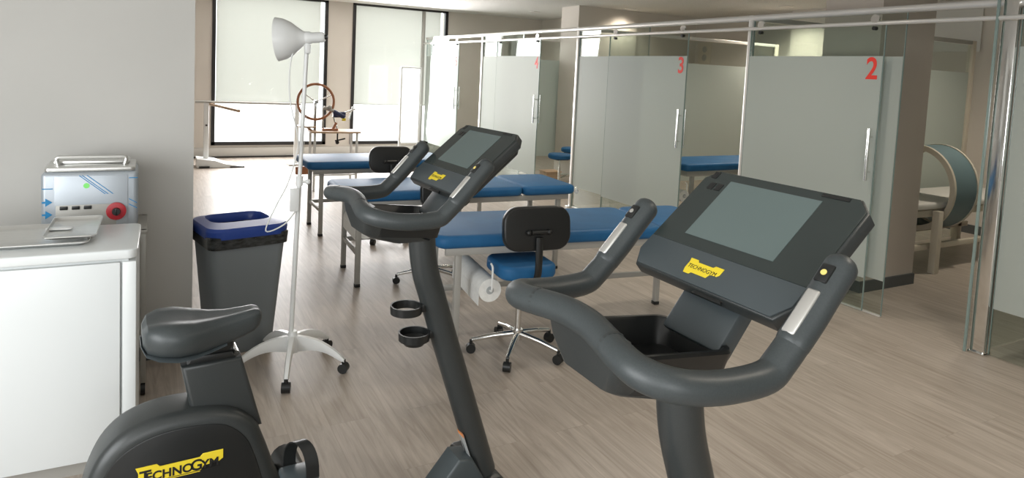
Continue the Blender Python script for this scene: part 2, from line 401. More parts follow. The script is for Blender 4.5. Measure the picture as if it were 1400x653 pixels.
# downlights; the unseen ones over the hall are added to brighten it
for i, (x, y, e, l) in enumerate([(6.0, 10.4, 10, 'round recessed downlight in the ceiling near the far windows'), (6.72, 8.62, 16, 'round recessed downlight close to the broad column'),
                        (5.8, 5.4, 28, 'round recessed downlight over the bed inside a cubicle'), (7.75, 6.5, 42, 'round recessed downlight beside the pale wall pier'),
                        (6.9, 3.0, 30, 'round recessed downlight over the ring couch'), (3.4, 1.0, 24, 'unseen recessed downlight added to brighten the near floor'), (2.2, .2, 18, 'unseen recessed downlight added to brighten the bikes'), (3.3, 3.6, 20, 'unseen recessed downlight added to brighten the nearest couch'), (2.5, 5.3, 16, 'unseen recessed downlight added to brighten the middle couch'), (5.5, 7.7, 20, 'round recessed downlight over the round blue stools'), (3.6, 8.6, 8, 'unseen recessed downlight added to brighten the hall before cubicle 5'), (2.6, 7.6, 10, 'unseen recessed downlight added to brighten the middle couches')]):
    o = thing('downlight', l, 'ceiling light', (x, y, CZ-.012), 0, 'recessed downlights')
    G().lathe([(.07, .012), (.095, .012), (.095, .004), (.085, 0), (.07, .004)]).obj('trim_ring', trimw, o)
    G().lathe([(.0701, .011), (.0701, .005), (.001, .005)]).obj('diffuser', lampe, o)
    lamp_spot(x, y, e*3)

# ================================================================== EXERCISE BICYCLES
def make_bike(label):
    t = thing('exercise_bike', label, 'exercise bike', (0, 0, 0), 0, 'exercise bikes')
    # ---- rear housing
    prof = [(-.15, .10), (-.165, .25), (-.16, .38), (-.14, .46), (-.105, .525), (-.05, .57), (.03, .592), (.13, .592), (.22, .572), (.285, .52), (.32, .44), (.37, .30), (.46, .17), (.56, .10)]
    prof = [(p.x, p.y) for p in smooth([(a, b, 0) for a, b in prof], 4)]
    M = frame((0, 0, 0), (1, 0, 0), (0, 0, 1))
    g = G().prism(prof, .17, M, .035, 4)
    h = g.obj('rear_housing', shell, t, 'dark satin housing beneath the saddle')
    ip = [(-.125, .13), (-.135, .25), (-.13, .37), (-.11, .45), (-.075, .505), (-.02, .54), (.05, .556), (.13, .555), (.20, .54), (.255, .49), (.285, .42), (.33, .28), (.42, .15)]
    ip = [(p.x, p.y) for p in smooth([(a, b, 0) for a, b in ip], 4)]
    for s in (-1, 1):
        G().prism(ip, .012, Matrix.Translation((0, s*.082, 0)) @ M, .004, 2).obj('side_cover', blackp, h)
    # badge plate with lettering on the rider's right side
    badge = [(-.105, .014), (-.112, .03), (-.06, .03), (-.052, .022), (.05, .022), (.058, .03), (.112, .03), (.112, .004), (.10, -.004), (.06, -.006), (.05, -.022), (-.05, -.022), (-.058, -.03), (-.095, -.03), (-.105, -.012)]
    for s in (-1, 1):
        fm = frame((.082, s*.0895, .440), (-s*1, 0, 0), (0, 0, 1))
        G().prism(badge, .003, fm, .0008, 1).obj('logo_plate', yellow, h, 'yellow cut-out maker badge')
        fm2 = frame((.082, s*.0915, .440), (-s*1, 0, 0), (0, 0, 1))
        text('T', .048, 'lettering', ink, h, fm2 @ Matrix.Translation((-.088, .0, 0)), .0004, .001)
        text('ECHNO', .034, 'lettering', ink, h, fm2 @ Matrix.Translation((-.028, -.003, 0)), .0004, .001, 1)
        text('G', .044, 'lettering', ink, h, fm2 @ Matrix.Translation((.041, -.001, 0)), .0004, .001)
        text('YM', .034, 'lettering', ink, h, fm2 @ Matrix.Translation((.077, -.003, 0)), .0004, .001)
        G().prism([(-.05, .0245), (.05, .0245), (.05, .0232), (-.05, .0232)], .0006, fm2).prism([(-.1, -.0165), (.1, -.0165), (.1, -.0182), (-.1, -.0182)], .0006, fm2).obj('lettering_line', ink, h)
    # ---- seat post and saddle
    G().prism([(.085, .715), (.25, .715), (.312, .49), (.13, .49)], .085, M, .012, 3).obj('seat_post', shell, t)
    G().prism([(.115, .735), (.225, .735), (.235, .712), (.10, .712)], .06, M, .005, 2).box((.17, 0, .755), (.12, .05, .05), .01).obj('saddle_clamp', blackp, t)
    G().cyl((.236, -.034, .728), (.236, .034, .728), .008).obj('clamp_bolt', chrome, t)
    st = [(-.012, .10, .05, .812), (.0, .17, .085, .812), (.03, .225, .10, .812), (.075, .245, .105, .808), (.12, .215, .10, .803), (.165, .155, .096, .80), (.21, .115, .088, .803), (.255, .092, .08, .811), (.285, .08, .072, .818), (.300, .066, .056, .822), (.308, .04, .03, .824)]
    rings = []
    for x, w, hh, zc in st:
        ring = []
        for k in range(24):
            a = 2*math.pi*k/24; c, s_ = math.cos(a), math.sin(a); e = .62
            yy = w/2*math.copysign(abs(c)**e, c); zz = hh/2*math.copysign(abs(s_)**e, s_)
            if s_ > 0: zz += -.018*max(0, 1-abs(yy)/(.32*w))*(w/.24)          # centre channel
            if s_ < 0: yy *= .93
            ring.append((x, yy, zc+zz))
        rings.append(ring)
    sad = G().loft(rings).obj('saddle', rubber, t, 'black padded saddle')
    rr = []
    for x, w, hh, zc in st[:7]:
        rr.append([(x-.004, math.cos(2*math.pi*k/16)*w/2*.96, zc-hh/2+.006+math.sin(2*math.pi*k/16)*.007) for k in range(16)])
    G().loft(rr).obj('saddle_shell', slate, sad)
    # ---- base
    G().bar((.30, 0, .065), (1.18, 0, .065), .12, .06, .02).obj('base_beam', shell, t)
    for x, wd in ((-.06, .50), (1.16, .56)):
        f = G().box((x, 0, .045), (.09, wd, .05), .02, 3).obj('foot', blackp, t)
        for s in (-1, 1): G().lathe([(.02, 0), (.024, .004), (.024, .022)], Matrix.Translation((x, s*(wd/2-.05), 0))).obj('rubber_pad', blackp, f)
    # sloping shroud rising to the column
    G().prism([(.86, .05), (.995, .20), (1.05, .19), (1.12, .07)], .11, M, .012, 3).obj('column_shroud', slate, t, 'slate grey sloping shroud at column foot')
    # ---- cranks and pedals
    cr = Vector((.415, 0, .275))
    G().cyl(cr-Vector((0, .12, 0)), cr+Vector((0, .12, 0)), .045).obj('crank_hub', blackp, t)
    for s in (-1, 1):
        e = cr + Vector((-.02*-s, s*.135, -s*.125)) if s > 0 else cr+Vector((-.03, -.135, .125))
        G().bar(cr+Vector((0, s*.125, 0)), e, .02, .03, .006, up=(0, 1, 0)).obj('crank_arm', blackp, t)
        pc = e+Vector((0, s*.065, 0))
        pd = G().box(pc, (.10, .085, .024), .008, 2).obj('pedal', slate, t)
        arc = [pc+Vector((.005+s*.022*math.cos(math.pi*k/14), .046*math.cos(math.pi*k/14), .008+.088*math.sin(math.pi*k/14)**.75)) for k in range(15)]
        g = G(); rg = []
        for k, p in enumerate(arc):
            rad = (p-pc-Vector((.01, 0, .012))); rad = rad.normalized() if rad.length > 1e-4 else Vector((0, 1, 0))
            rg.append([p+Vector((-.018, 0, 0)), p+Vector((.018, 0, 0)), p+Vector((.018, 0, 0))+rad*.004, p+Vector((-.018, 0, 0))+rad*.004])
        g.loft(rg).obj('pedal_strap', blackp, pd)
    # ---- column
    cp = smooth([(.838, 0, 1.045), (.84, 0, .99), (.855, 0, .90), (.887, 0, .80), (.93, 0, .67), (.985, 0, .51), (1.06, 0, .29), (1.125, 0, .10)], 5)
    col = G().tube(cp, [.047]*len(cp), 20, asp=.95, up=(1, 0, 0)).obj('column', shell, t)
    def colx(z):
        for a, b in zip(cp, cp[1:]):
            if b.z <= z <= a.z: return a.x+(b.x-a.x)*(a.z-z)/(a.z-b.z)
        return .9
    G().prism([(-.022, -.05), (.022, -.05), (.022, .05), (-.022, .05)], .002, frame((colx(.235)-.048, -.012, .235), (0, -1, 0), (-.34, 0, .94))).obj('warning_label', stick, col, 'grey warning label with an orange top')
    G().prism([(-.022, .035), (.022, .035), (.022, .05), (-.022, .05)], .0034, frame((colx(.235)-.048, -.012, .235), (0, -1, 0), (-.34, 0, .94))).obj('warning_stripe', orange, col)
    # ---- cup holders (two rings on the rider's side of the column)
    for z, dx in ((.772, -.085), (.672, -.085)):
        cx = colx(z)+dx-.022
        ch = G()
        rg = []
        for k in range(28):
            a = 2*math.pi*k/28; c, s_ = math.cos(a), math.sin(a)
            rg.append([(cx+c*.048, s_*.048, z-.014), (cx+c*.054, s_*.054, z-.014), (cx+c*.056, s_*.056, z+.014), (cx+c*.050, s_*.050, z+.014)])
        ch.loft(rg, closed=True)
        if z < .72: ch.lathe([(.001, z-.03), (.035, z-.03), (.050, z-.01), (.047, z-.01), (.033, z-.025), (.001, z-.025)], Matrix.Translation((cx, 0, 0)), 28)
        ch.bar((cx+.05, 0, z), (colx(z)-.03, 0, z), .04, .03, .006)
        ch.obj('cup_holder', blackp, t)
    # ---- handlebar
    hl = [(.935, .252, 1.295), (.87, .252, 1.222), (.808, .252, 1.160), (.775, .252, 1.140), (.70, .248, 1.137), (.64, .240, 1.142), (.597, .224, 1.150), (.573, .190, 1.157), (.572, .145, 1.163), (.581, .09, 1.169), (.588, .045, 1.173), (.59, 0, 1.174)]
    full = hl+[(x, -y, z) for x, y, z in hl[-2::-1]]
    pts = smooth(full, 6)
    hb = G().tube(pts, .0262, 18, round_ends=True).obj('handlebar', rubber, t, 'dark rubber covered looped handlebar')
    for s in (-1, 1):
        gp_ = [Vector((x, s*y, z)) for x, y, z in ((.94, .252, 1.300), (.905, .252, 1.262), (.87, .252, 1.222), (.835, .252, 1.187))]
        G().tube(smooth(gp_, 4), .0275, 18, round_ends=True).obj('grip', rubber, hb)
        # steel pulse plate lying on the rider side of the grip
        d = (gp_[0]-gp_[3]).normalized(); nn = Vector((-d.z, 0, d.x)).normalized()
        c = (gp_[0]*.30+gp_[3]*.70)+nn*.0235
        G().box((0, 0, 0), (.088, .024, .009), .004, 3, frame(c, d, (0, 1, 0))).obj('pulse_sensor', silver, hb, 'silver pulse contact plate')
        c2 = gp_[0]*.80+gp_[3]*.20+nn*.0255
        G().box((0, 0, 0), (.036, .024, .007), .003, 2, frame(c2, d, (0, 1, 0))).obj('grip_button', blackp, hb)
        G().lathe([(.0055, 0), (.0055, .0015), (.001, .002)], frame(c2+nn*.0034, (0, 1, 0), nn.cross(Vector((0, 1, 0)))), 10).obj('button_mark', yellow2 if s < 0 else silver, hb)
        # seam collar
        G().tube([(.5765, s*.118, 1.1662), (.5778, s*.112, 1.167)], .0267, 18).obj('seam_collar', shell, hb)
    # ---- underbody and tray
    def rr_ring(x0, x1, yw0, yw1, z0, z1):
        pass
    def sect(cx, sx, sy, z, tilt=0):
        return [(cx+px, py, z+px*tilt) for px, py in rrect(sx, sy, min(sx, sy)*.25, 4)]
    G().loft([sect(.608, .045, .21, 1.160), sect(.622, .055, .20, 1.11), sect(.665, .12, .17, 1.064), sect(.72, .17, .14, 1.045), sect(.785, .14, .11, 1.02)]).obj('dash_underbody', shell, t)
    g = G()
    def tr(cx, sx, sy, z, ti=-.10): return [(cx+px, py, z+px*ti) for px, py in rrect(sx, sy, .028, 5)]
    g.loft([tr(.752, .23, .17, 1.045), tr(.752, .255, .205, 1.115), tr(.752, .25, .20, 1.121), tr(.752, .235, .185, 1.121), tr(.752, .228, .178, 1.115), tr(.752, .205, .155, 1.068), tr(.752, .02, .02, 1.066)])
    g.obj('tray', blackp, t, 'black recessed tray behind the handlebar')
    # ---- neck
    a = Vector((.868, 0, 1.085)); b = Vector((.985, 0, 1.235)); dv = (b-a)
    G().box((0, 0, 0), (dv.length, .155, .04), .006, 2, frame((a+b)/2, dv, (0, 1, 0))).obj('neck', slate, t, 'flat slate neck holding the console')
    # ---- console
    c0 = Vector((.862, 0, 1.197)); v = Vector((.235, 0, .198)).normalized()
    H = .307; Wd = .415
    CM = frame(c0, (0, -1, 0), v)                  # x = rider's right, y = up the slant, z = towards rider
    out = [(-Wd/2+.022, 0), (Wd/2-.022, 0), (Wd/2, .035), (Wd/2, H-.03), (Wd/2-.03, H), (-Wd/2+.03, H), (-Wd/2, H-.03), (-Wd/2, .035)]
    g = G().prism(out, .034, CM @ Matrix.Translation((0, 0, -.017)), .006, 3)
    sm = [(x*.86, .03+y*.86) for x, y in out]
    g.prism(sm, .03, CM @ Matrix.Translation((0, 0, -.045)), .01, 3)
    cs = g.obj('console', shell, t, 'large tilted touch console')
    G().prism([(-Wd/2+.028, .004), (Wd/2-.028, .004), (Wd/2-.004, .038), (Wd/2-.004, .083), (-Wd/2+.004, .083), (-Wd/2+.004, .038)], .005, CM @ Matrix.Translation((0, 0, .001)), .0015, 2).obj('lower_band', slate, cs)
    G().prism([(-Wd/2+.004, .0835), (Wd/2-.004, .0835), (Wd/2-.004, H-.031), (Wd/2-.031, H-.004), (-Wd/2+.031, H-.004), (-Wd/2+.004, H-.031)], .004, CM @ Matrix.Translation((0, 0, .001)), .001, 1).obj('bezel', bezel, cs)
    G().prism([(-.125, .112), (.110, .112), (.110, H-.028), (-.125, H-.028)], .001, CM @ Matrix.Translation((0, 0, .0035))).obj('screen', lcd, cs, 'grey blank display')
    for (x, y) in ((-.178, H-.018), (-.165, H-.052), (-.143, H-.052)):
        G().prism([(-.008, -.010), (.008, -.010), (.008, .010), (-.008, .010)], .0012, CM @ Matrix.Translation((x, y, .0035))).obj('touch_mark', blackp, cs)
    G().prism([(-.03, -.004), (.03, -.004), (.03, .004), (-.03, .004)], .0012, CM @ Matrix.Translation((.13, H-.012, .0035))).obj('edge_mark', blackp, cs)
    G().prism([(-.04, -.006), (-.034, 0), (-.04, .01), (.04, .01), (.034, 0), (.04, -.006)], .006, CM @ Matrix.Translation((.03, -.002, -.01))).obj('front_latch', blackp, cs)
    BM = CM @ Matrix.Translation((-.012, .040, .0045))
    G().prism([(x*.40, y*.62) for x, y in badge], .002, BM, .0005, 1).obj('logo_badge', yellow, cs, 'small yellow maker badge')
    text('TECHNOGYM', .0135, 'badge_lettering', ink, cs, BM @ Matrix.Translation((0, 0, .0012)), .0002, .0, .9)
    return t
bikeB = make_bike('nearest black exercise bike whose large console and handlebar fill the right foreground')
bikeB.location = (.085, .96, 0)
bikeA = dup(bikeB, (0.0, 2.115, 0), 2.8, 'black exercise bike with its saddle and yellow badged housing in the left foreground')

# ================================================================== CABINET, TRAYS, WATER BATH
cab = thing('white_cabinet', 'white laminate cabinet at the left edge carrying steel trays', 'cabinet', (-.457, 3.085, 0), -1)
G().b2((-.55, -.20, .06), (.40, .20, .84), .003).obj('body', cabm, cab)
G().b2((-.50, -.17, 0), (.36, .19, .06)).obj('plinth', frameg, cab)
G().prism(rrect(1.0, .46, .035, 5), .035, Matrix.Translation((-.07, -.005, .8575)), .006, 3).obj('top', cabm, cab)
dd = G().b2((-.54, -.22, .07), (.372, -.202, .825), .003).obj('door', cabm, cab)
G().b2((.378, -.214, .0), (.425, .2, .825), .004).obj('side_panel', cabm, cab)
G().bar((-.45, -.245, .70), (-.45, -.245, .56), .012, .012).obj('handle', chrome, dd)
def tray(name, lab, w, d, loc, rz, tilt=0, slot=False):
    o = thing(name, lab, 'tray', loc, rz)
    rgs = [[(x, y, z) for x, y in rrect(w*s, d*s2, r, 5)] for s, s2, r, z in ((1, 1, .02, .012), (1, 1, .02, .015), (.965, .95, .02, .016), (.93, .90, .03, .004), (.9, .87, .03, .002), (.01, .01, .001, .002), (.01, .01, .001, 0), (.9, .87, .03, 0), (.94, .92, .03, .003), (.985, .98, .02, .012))]
    b = G().loft(rgs, closed=True).obj('tray_body', steel, o)
    o.rotation_euler[0] = R_(tilt)
    if slot:
        G().prism(rrect(.09, .035, .015), .004, Matrix.Translation((-.05, 0, .008)), .001).obj('recessed_grip', white, o)
    return o
tray('steel_tray', 'large shallow stainless tray on top of the white cabinet', .46, .36, (-.42, 3.13, .876), -2)
tray('container_cover', 'smaller steel lid with an oval grip slot resting on the large tray', .175, .30, (-.255, 3.13, .900), -2, 3, True)

tro = thing('trolley', 'slim steel trolley under the film covered water bath, behind white cabinet', 'trolley', (-.22, 3.68, 0), 0)
G().box((0, 0, .785), (.44, .36, .02), .005).box((0, 0, .3), (.42, .34, .02), .005).obj('shelf', frameg, tro)
for sx in (-1, 1):
    for sy in (-1, 1):
        l = G().b2((sx*.205-.012, sy*.165-.012, .06), (sx*.205+.012, sy*.165+.012, .795), .003).obj('leg', frameg, tro)
        G().cyl((sx*.205-.01, sy*.165, .028), (sx*.205+.01, sy*.165, .028), .028).obj('caster', blackp, l)
bath = thing('water_bath', 'stainless water bath with blue printed film, red dial and green sticker', 'water bath', (-.225, 3.66, .796), 0)
G().b2((-.185, -.15, .012), (.185, .15, .275), .018, 3).obj('body', steelfilm, bath)
for sx in (-1, 1):
    for sy in (-1, 1): G().cyl((sx*.15, sy*.12, 0), (sx*.15, sy*.12, .016), .015).obj('foot', blackp, bath)
lid = G().prism(rrect(.35, .28, .02), .02, Matrix.Translation((0, 0, .285)), .006, 2).obj('lid', steel, bath)
hp = fillet([(-.13, -.05, .295), (-.14, -.05, .33), (.14, -.05, .33), (.13, -.05, .295)], .02)
G().tube(hp, .009, 10).b2((-.15, -.03, .295), (.15, .10, .312), .006).obj('lid_handle', steel, lid)
fp = G().b2((-.135, -.154, .015), (.145, -.150, .26), .001).obj('front_panel', steelfilm, bath)
G().b2((-.13, -.157, .02), (.10, -.154, .13), .001).obj('control_strip', frameg, bath)
for k in range(3): G().box((-.10+k*.045, -.159, .118), (.03, .006, .016), .002).obj('switch', blackp, bath)
MF = frame((.10, -.158, .095), (1, 0, 0), (0, 0, 1))
kn = G().lathe([(.001, -.002), (.040, -.002), (.040, .006), (.03, .009), (.001, .009)], MF).obj('dial', redp, bath, 'red control dial')
G().lathe([(.001, .008), (.018, .008), (.016, .024), (.001, .024)], MF).box((0, 0, .02), (.007, .034, .012), .002, M=MF).obj('pointer', blackp, kn)
g = G().prism([(.012*math.cos(k*math.pi/8), .012*math.sin(k*math.pi/8)) for k in range(16)], .001, frame((-.015, -.1555, .215), (1, 0, 0), (0, 0, 1)))
g.obj('sticker', greens, bath, 'green round sticker')
g = G()
def stripe(x0, z0, x1, z1, w=.006): g.bar((x0, -.1553, z0), (x1, -.1553, z1), w, .001, 0, up=(0, 1, 0)) if False else g.prism([(x0, z0), (x0+w, z0), (x1+w, z1), (x1, z1)], .001, frame((0, -.1553, 0), (1, 0, 0), (0, 0, 1)))
for dx in (0, .011, .030): stripe(-.045+dx, .262, .055+dx, .175, .0045)
for a, b in (((.15, .245), (.185, .245)), ((-.18, .205), (-.14, .205))):
    g.prism([(a[0], a[1]-.002), (b[0], b[1]-.002), (b[0], b[1]+.002), (a[0], a[1]+.002)], .001, frame((0, -.1515, 0), (1, 0, 0), (0, 0, 1)))
for dx in (0, .012): g.prism([(.15, .15-dx*2), (.182, .13-dx*2), (.182, .126-dx*2), (.15, .146-dx*2)], .001, frame((0, -.1515, 0), (1, 0, 0), (0, 0, 1)))
for z in (.145, .09):
    g.prism([(-.18, z-.004), (-.168, z-.004), (-.168, z-.018), (-.142, z), (-.168, z+.018), (-.168, z+.004), (-.18, z+.004)], .001, frame((0, -.1515, 0), (1, 0, 0), (0, 0, 1)))
g.obj('film_print', blueink, bath, 'blue arrows and stripes printed on the film')

# ================================================================== WASTE BIN
bn = thing('waste_bin', 'grey plastic waste bin with blue lid and black liner by the wall', 'waste bin', (.455, 3.98, 0), 12)
def bsec(w, d, z, r=.05): return [(x, y, z) for x, y in rrect(w, d, r, 5)]
G().loft([bsec(.30, .28, .0), bsec(.31, .29, .02), bsec(.40, .36, .60), bsec(.40, .36, .61)]).obj('body', binm, bn)
g = G().loft([bsec(.425, .385, .60), bsec(.435, .395, .665), bsec(.42, .38, .67), bsec(.40, .36, .665), bsec(.38, .34, .55)], cap=False)
g.obj('liner', bagm, bn, 'black plastic bin liner folded over the rim')
g = G()
for i in range(36):
    a = 2*math.pi*i/36
def bs2(w, d, z, r, oy): return [(x, y+oy, z) for x, y in rrect(w, d, r, 6)]
g.loft([bs2(.435, .40, .655, .08, 0), bs2(.44, .405, .695, .08, 0), bs2(.42, .385, .712, .08, 0), bs2(.32, .24, .72, .07, .045), bs2(.30, .22, .70, .07, .045), bs2(.30, .22, .67, .07, .045)], cap=False)
g.obj('lid', binb, bn, 'blue rim lid with an open top')
G().loft([bsec(.37, .33, .66, .05), bsec(.2, .2, .675, .05)]).obj('waste', wood2, bn, 'brown refuse inside')

# ================================================================== LAMP ON STAND
lamp = thing('lamp_stand', 'white infrared lamp on tall five legged wheeled stand', 'lamp', (.674, 3.545, 0), 0)
G().lathe([(.001, .09), (.034, .09), (.04, .14), (.026, .175), (.020, .20), (.001, .20)]).obj('hub', white, lamp)
for k in range(5):
    a = R_(-106+72*k); d = Vector((math.cos(a), math.sin(a), 0)); pr = Vector((-d.y, d.x, 0)); rg = []
    for j in range(10):
        s = j/9; r = .015+.27*s; zt = .178-.105*s**2.4; zb = .088+.022*math.sin(min(s*1.1, 1)*math.pi)-.034*s**3; wd = .019-.006*s
        zb = min(zb, zt-.016)
        rg.append([d*r+pr*wd*.6+Vector((0, 0, zt)), d*r+pr*wd+Vector((0, 0, (zt+zb)/2)), d*r+pr*wd*.6+Vector((0, 0, zb)), d*r-pr*wd*.6+Vector((0, 0, zb)), d*r-pr*wd+Vector((0, 0, (zt+zb)/2)), d*r-pr*wd*.6+Vector((0, 0, zt))])
    lg = G().loft(rg).obj('leg', white, lamp, ang=60)
    c = d*.28
    G().cyl(c+pr*.021+Vector((0, 0, .026)), c-pr*.021+Vector((0, 0, .026)), .026).cyl(c+Vector((0, 0, .03)), c+Vector((0, 0, .07)), .011).obj('caster', blackp, lg)
lean = Vector((.046, .0, 1.50)).normalized()
p1 = Vector((-.008, 0, .19))
G().cyl(p1, p1+lean*.80, .0125, .0125).obj('lower_pole', white, lamp)
cl = p1+lean*.80
G().cyl(cl-lean*.02, cl+lean*.03, .018).cyl(cl+Vector((-.01, 0, 0)), cl+Vector((.035, -.01, 0)), .008).ball(cl+Vector((.04, -.012, 0)), .014).obj('clamp', white, lamp)
top = p1+lean*1.49
G().cyl(cl, top, .0105).obj('upper_pole', white, lamp)
G().b2((-.032, -.03, .84), (.012, -.012, .96), .004).obj('switch_box', white, lamp)
# head: bell reflector pointing left and a little away
hc = top+Vector((.0, -.02, .05)); ax = Vector((-.93, .38, -.10)).normalized()
HM = frame(hc, Vector((0, 1, 0)).cross(ax), ax.cross(Vector((0, 1, 0)).cross(ax)))
HM = frame(hc, ax.orthogonal(), ax.cross(ax.orthogonal()))   # local z = ax
hd = G().lathe([(.03, .0), (.036, .02), (.056, .045), (.084, .078), (.103, .115), (.111, .15), (.107, .15), (.095, .115), (.076, .082), (.048, .055), (.03, .03)], HM, 32).obj('reflector', white, lamp)
G().lathe([(.001, -.085), (.02, -.085), (.027, -.075), (.027, -.02), (.033, -.01), (.033, .012), (.001, .012)], HM).obj('socket', white, hd)
G().lathe([(.001, -.10), (.011, -.10), (.013, -.085), (.001, -.085)], HM).obj('knob', blackp, hd)
G().lathe([(.001, .01), (.02, .02), (.045, .06), (.05, .09), (.04, .11), (.001, .12)], HM).obj('bulb', redp, hd)
G().box(hc+Vector((0, 0, -.05)), (.03, .03, .06), .008).obj('bracket', white, lamp)
cb = smooth([hc+Vector((.01, 0, -.03)), hc+Vector((-.06, 0, -.06)), hc+Vector((-.085, 0, -.16)), hc+Vector((-.08, 0, -.32)), hc+Vector((-.04, -.01, -.50)), cl+Vector((-.02, -.02, .15)), cl+Vector((-.06, -.02, -.0)), cl+Vector((-.12, -.03, -.12)), cl+Vector((-.165, -.03, -.24)), cl+Vector((-.08, -.03, -.215)), cl+Vector((-.02, -.02, -.15))], 6)
G().tube(cb, .0035, 8).obj('cable', white, lamp)

# ================================================================== TREATMENT TABLES
def make_table(lab, loc, rz, L=1.92, Wt=.64, split=1.44, zt=.705, cross=False):
    t = thing('treatment_table', lab, 'treatment table', loc, rz, 'blue treatment tables in the hall')
    # origin at near-left corner, x along, y across
    th = .075
    for a, b in ((0, split-.002), (split+.002, L)):
        g = G()
        bm = bmesh.new(); bmesh.ops.create_cube(bm, size=1); bmesh.ops.scale(bm, vec=(b-a, Wt, th), verts=bm.verts)
        ve = [e for e in bm.edges if abs(e.verts[0].co.z-e.verts[1].co.z) > .01]
        bmesh.ops.bevel(bm, geom=ve, offset=.07, segments=5, profile=.5, affect='EDGES')
        he = [e for e in bm.edges if len(e.link_faces) == 2 and (abs(e.link_faces[0].normal.z) > .9) != (abs(e.link_faces[1].normal.z) > .9)]
        bmesh.ops.bevel(bm, geom=he, offset=.03, segments=4, profile=.5, affect='EDGES')
        bmesh.ops.translate(bm, vec=((a+b)/2, Wt/2, zt-th/2), verts=bm.verts); g.merge(bm)
        g.obj('mattress', vinyl, t)
    zf = zt-th
    g = G()
    for y in (.05, Wt-.05): g.bar((.06, y, zf-.022), (L-.06, y, zf-.022), .028, .042)
    for x in (.10, split, L-.10): g.bar((x, .05, zf-.022), (x, Wt-.05, zf-.022), .028, .036)
    g.obj('frame', frameg, t)
    for x in (.14, L-.14):
        for y in (.07, Wt-.07):
            l = G().b2((x-.018, y-.018, .015), (x+.018, y+.018, zf-.04), .003).obj('leg', frameg, t)
            G().box((x, y, .012), (.042, .042, .024), .004).obj('rubber_foot', blackp, l)
        G().bar((x, .07, .24), (x, Wt-.07, .24), .024, .03).obj('end_stretcher', frameg, t)
    G().bar((.14, Wt-.10 if not cross else Wt/2, .24), (L-.14, Wt-.10 if not cross else Wt/2, .24), .024, .034).obj('long_stretcher', frameg, t)
    for y in (.07, Wt-.07): G().bar((split-.1, y, .24), (split-.02, y, zf-.04), .022, .022).obj('brace', frameg, t) if cross else None
    return t
T1 = make_table('blue padded treatment table nearest the bikes, holding a paper roll', (1.37, 3.30, 0), -7.5, cross=False)
T2 = dup(T1, (1.20, 4.66, 0), -3, 'middle one of the three blue treatment tables, behind the stool with raised black back')
T3 = dup(T1, (1.28, 6.20, 0), 0, 'farthest blue treatment table, before the wooden wheel stand')
def paper_roll(lab, loc, rz, R0=.065, L=.52):
    t = thing('paper_roll', lab, 'paper roll', loc, rz, 'couch paper rolls')
    M = frame((0, 0, 0), (1, 0, 0), (0, 0, 1))      # local z = -y
    G().lathe([(.022, -L/2), (R0, -L/2), (R0, L/2), (.022, L/2)], M, 32).obj('roll', paper, t)
    G().lathe([(.017, -L/2-.001), (.022, -L/2-.001), (.022, L/2+.001), (.017, L/2+.001)], M, 20).obj('core', stick, t)
    # loose sheet end
    G().b2((-R0-.001, -L/2, -.082), (-R0+.001, L/2, .0)).obj('loose_end', paper, t)
    pth = fillet([(0, L/2+.03, .15), (0, L/2+.03, 0), (0, -L/2-.03, 0), (0, -L/2-.03, .14), (.0, -L/2-.0, .15)], .02)
    G().tube(pth, .006, 8).obj('holder', white, t)
    return t
PR = paper_roll('white paper roll hanging under the near end of the nearest treatment table', (1.70, 3.49, .40), -7.5)
dup(PR, (1.41, 4.97, .415), -3, 'white paper roll under the middle treatment table, behind the bike handlebar')

# ================================================================== STOOLS
def make_stool(lab, loc, rz, zs=.53, back=True, loc_name='office_stool'):
    t = thing(loc_name, lab, 'stool', loc, rz, 'wheeled stools with black backrests' if back else 'stools in the cubicles')
    for k in range(5):
        a = R_(20+72*k); d = Vector((math.cos(a), math.sin(a), 0)); pr = Vector((-d.y, d.x, 0))
        l = G().tube([d*.02+Vector((0, 0, .115)), d*.14+Vector((0, 0, .10)), d*.26+Vector((0, 0, .075))], [.018, .015, .011], 12).obj('leg', chrome, t)
        c = d*.265
        G().cyl(c+pr*.02+Vector((0, 0, .027)), c-pr*.02+Vector((0, 0, .027)), .027).cyl(c+Vector((0, 0, .03)), c+Vector((0, 0, .075)), .009).obj('caster', blackp, l)
    G().cyl((0, 0, .08), (0, 0, .14), .03).cyl((0, 0, .13), (0, 0, .34), .018).cyl((0, 0, .33), (0, 0, zs-.07), .012).obj('gas_column', chrome, t)
    G().box((0, 0, zs-.065), (.18, .18, .02), .004).obj('seat_plate', blackp, t)
    if back:
        G().prism(rrect(.34, .33, .08, 6), .08, Matrix.Translation((0, 0, zs-.02)), .025, 4).obj('seat', vinyl, t)
        M = frame((0, -.19, zs+.24), (1, 0, 0), (0, .12, 1))
        G().prism(rrect(.395, .24, .085, 6), .045, M, .012, 4).obj('backrest', blackp, t)
        g = G().tube(smooth([(0, -.05, zs-.07), (0, -.17, zs-.06), (0, -.235, zs-.0), (0, -.235, zs+.2)], 5), .013, 10, asp=1.6)
        g.obj('back_bar', blackp, t)
        G().cyl((-.045, -.222, zs+.225), (.045, -.222, zs+.225), .014).ball((-.06, -.225, zs+.225), .016).ball((.06, -.225, zs+.225), .016).obj('back_clamp', blackp, t)
    else:
        G().lathe([(.001, zs-.06), (.15, zs-.06), (.165, zs-.045), (.165, zs-.01), (.15, zs+.005), (.001, zs+.008)]).obj('seat', vinyl, t)
    return t
s1 = make_stool('wheeled stool with blue seat and black backrest before the nearest treatment table', (1.875, 3.27, 0), -6)
st2 = dup(s1, (1.89, 4.64, 0), 3, 'wheeled stool with black backrest mostly hidden behind the middle bicycle console'); st2.scale = (1, 1, .93)
dup(s1, (1.95, 6.02, 0), -4, 'wheeled stool with black backrest standing before the farthest treatment table')
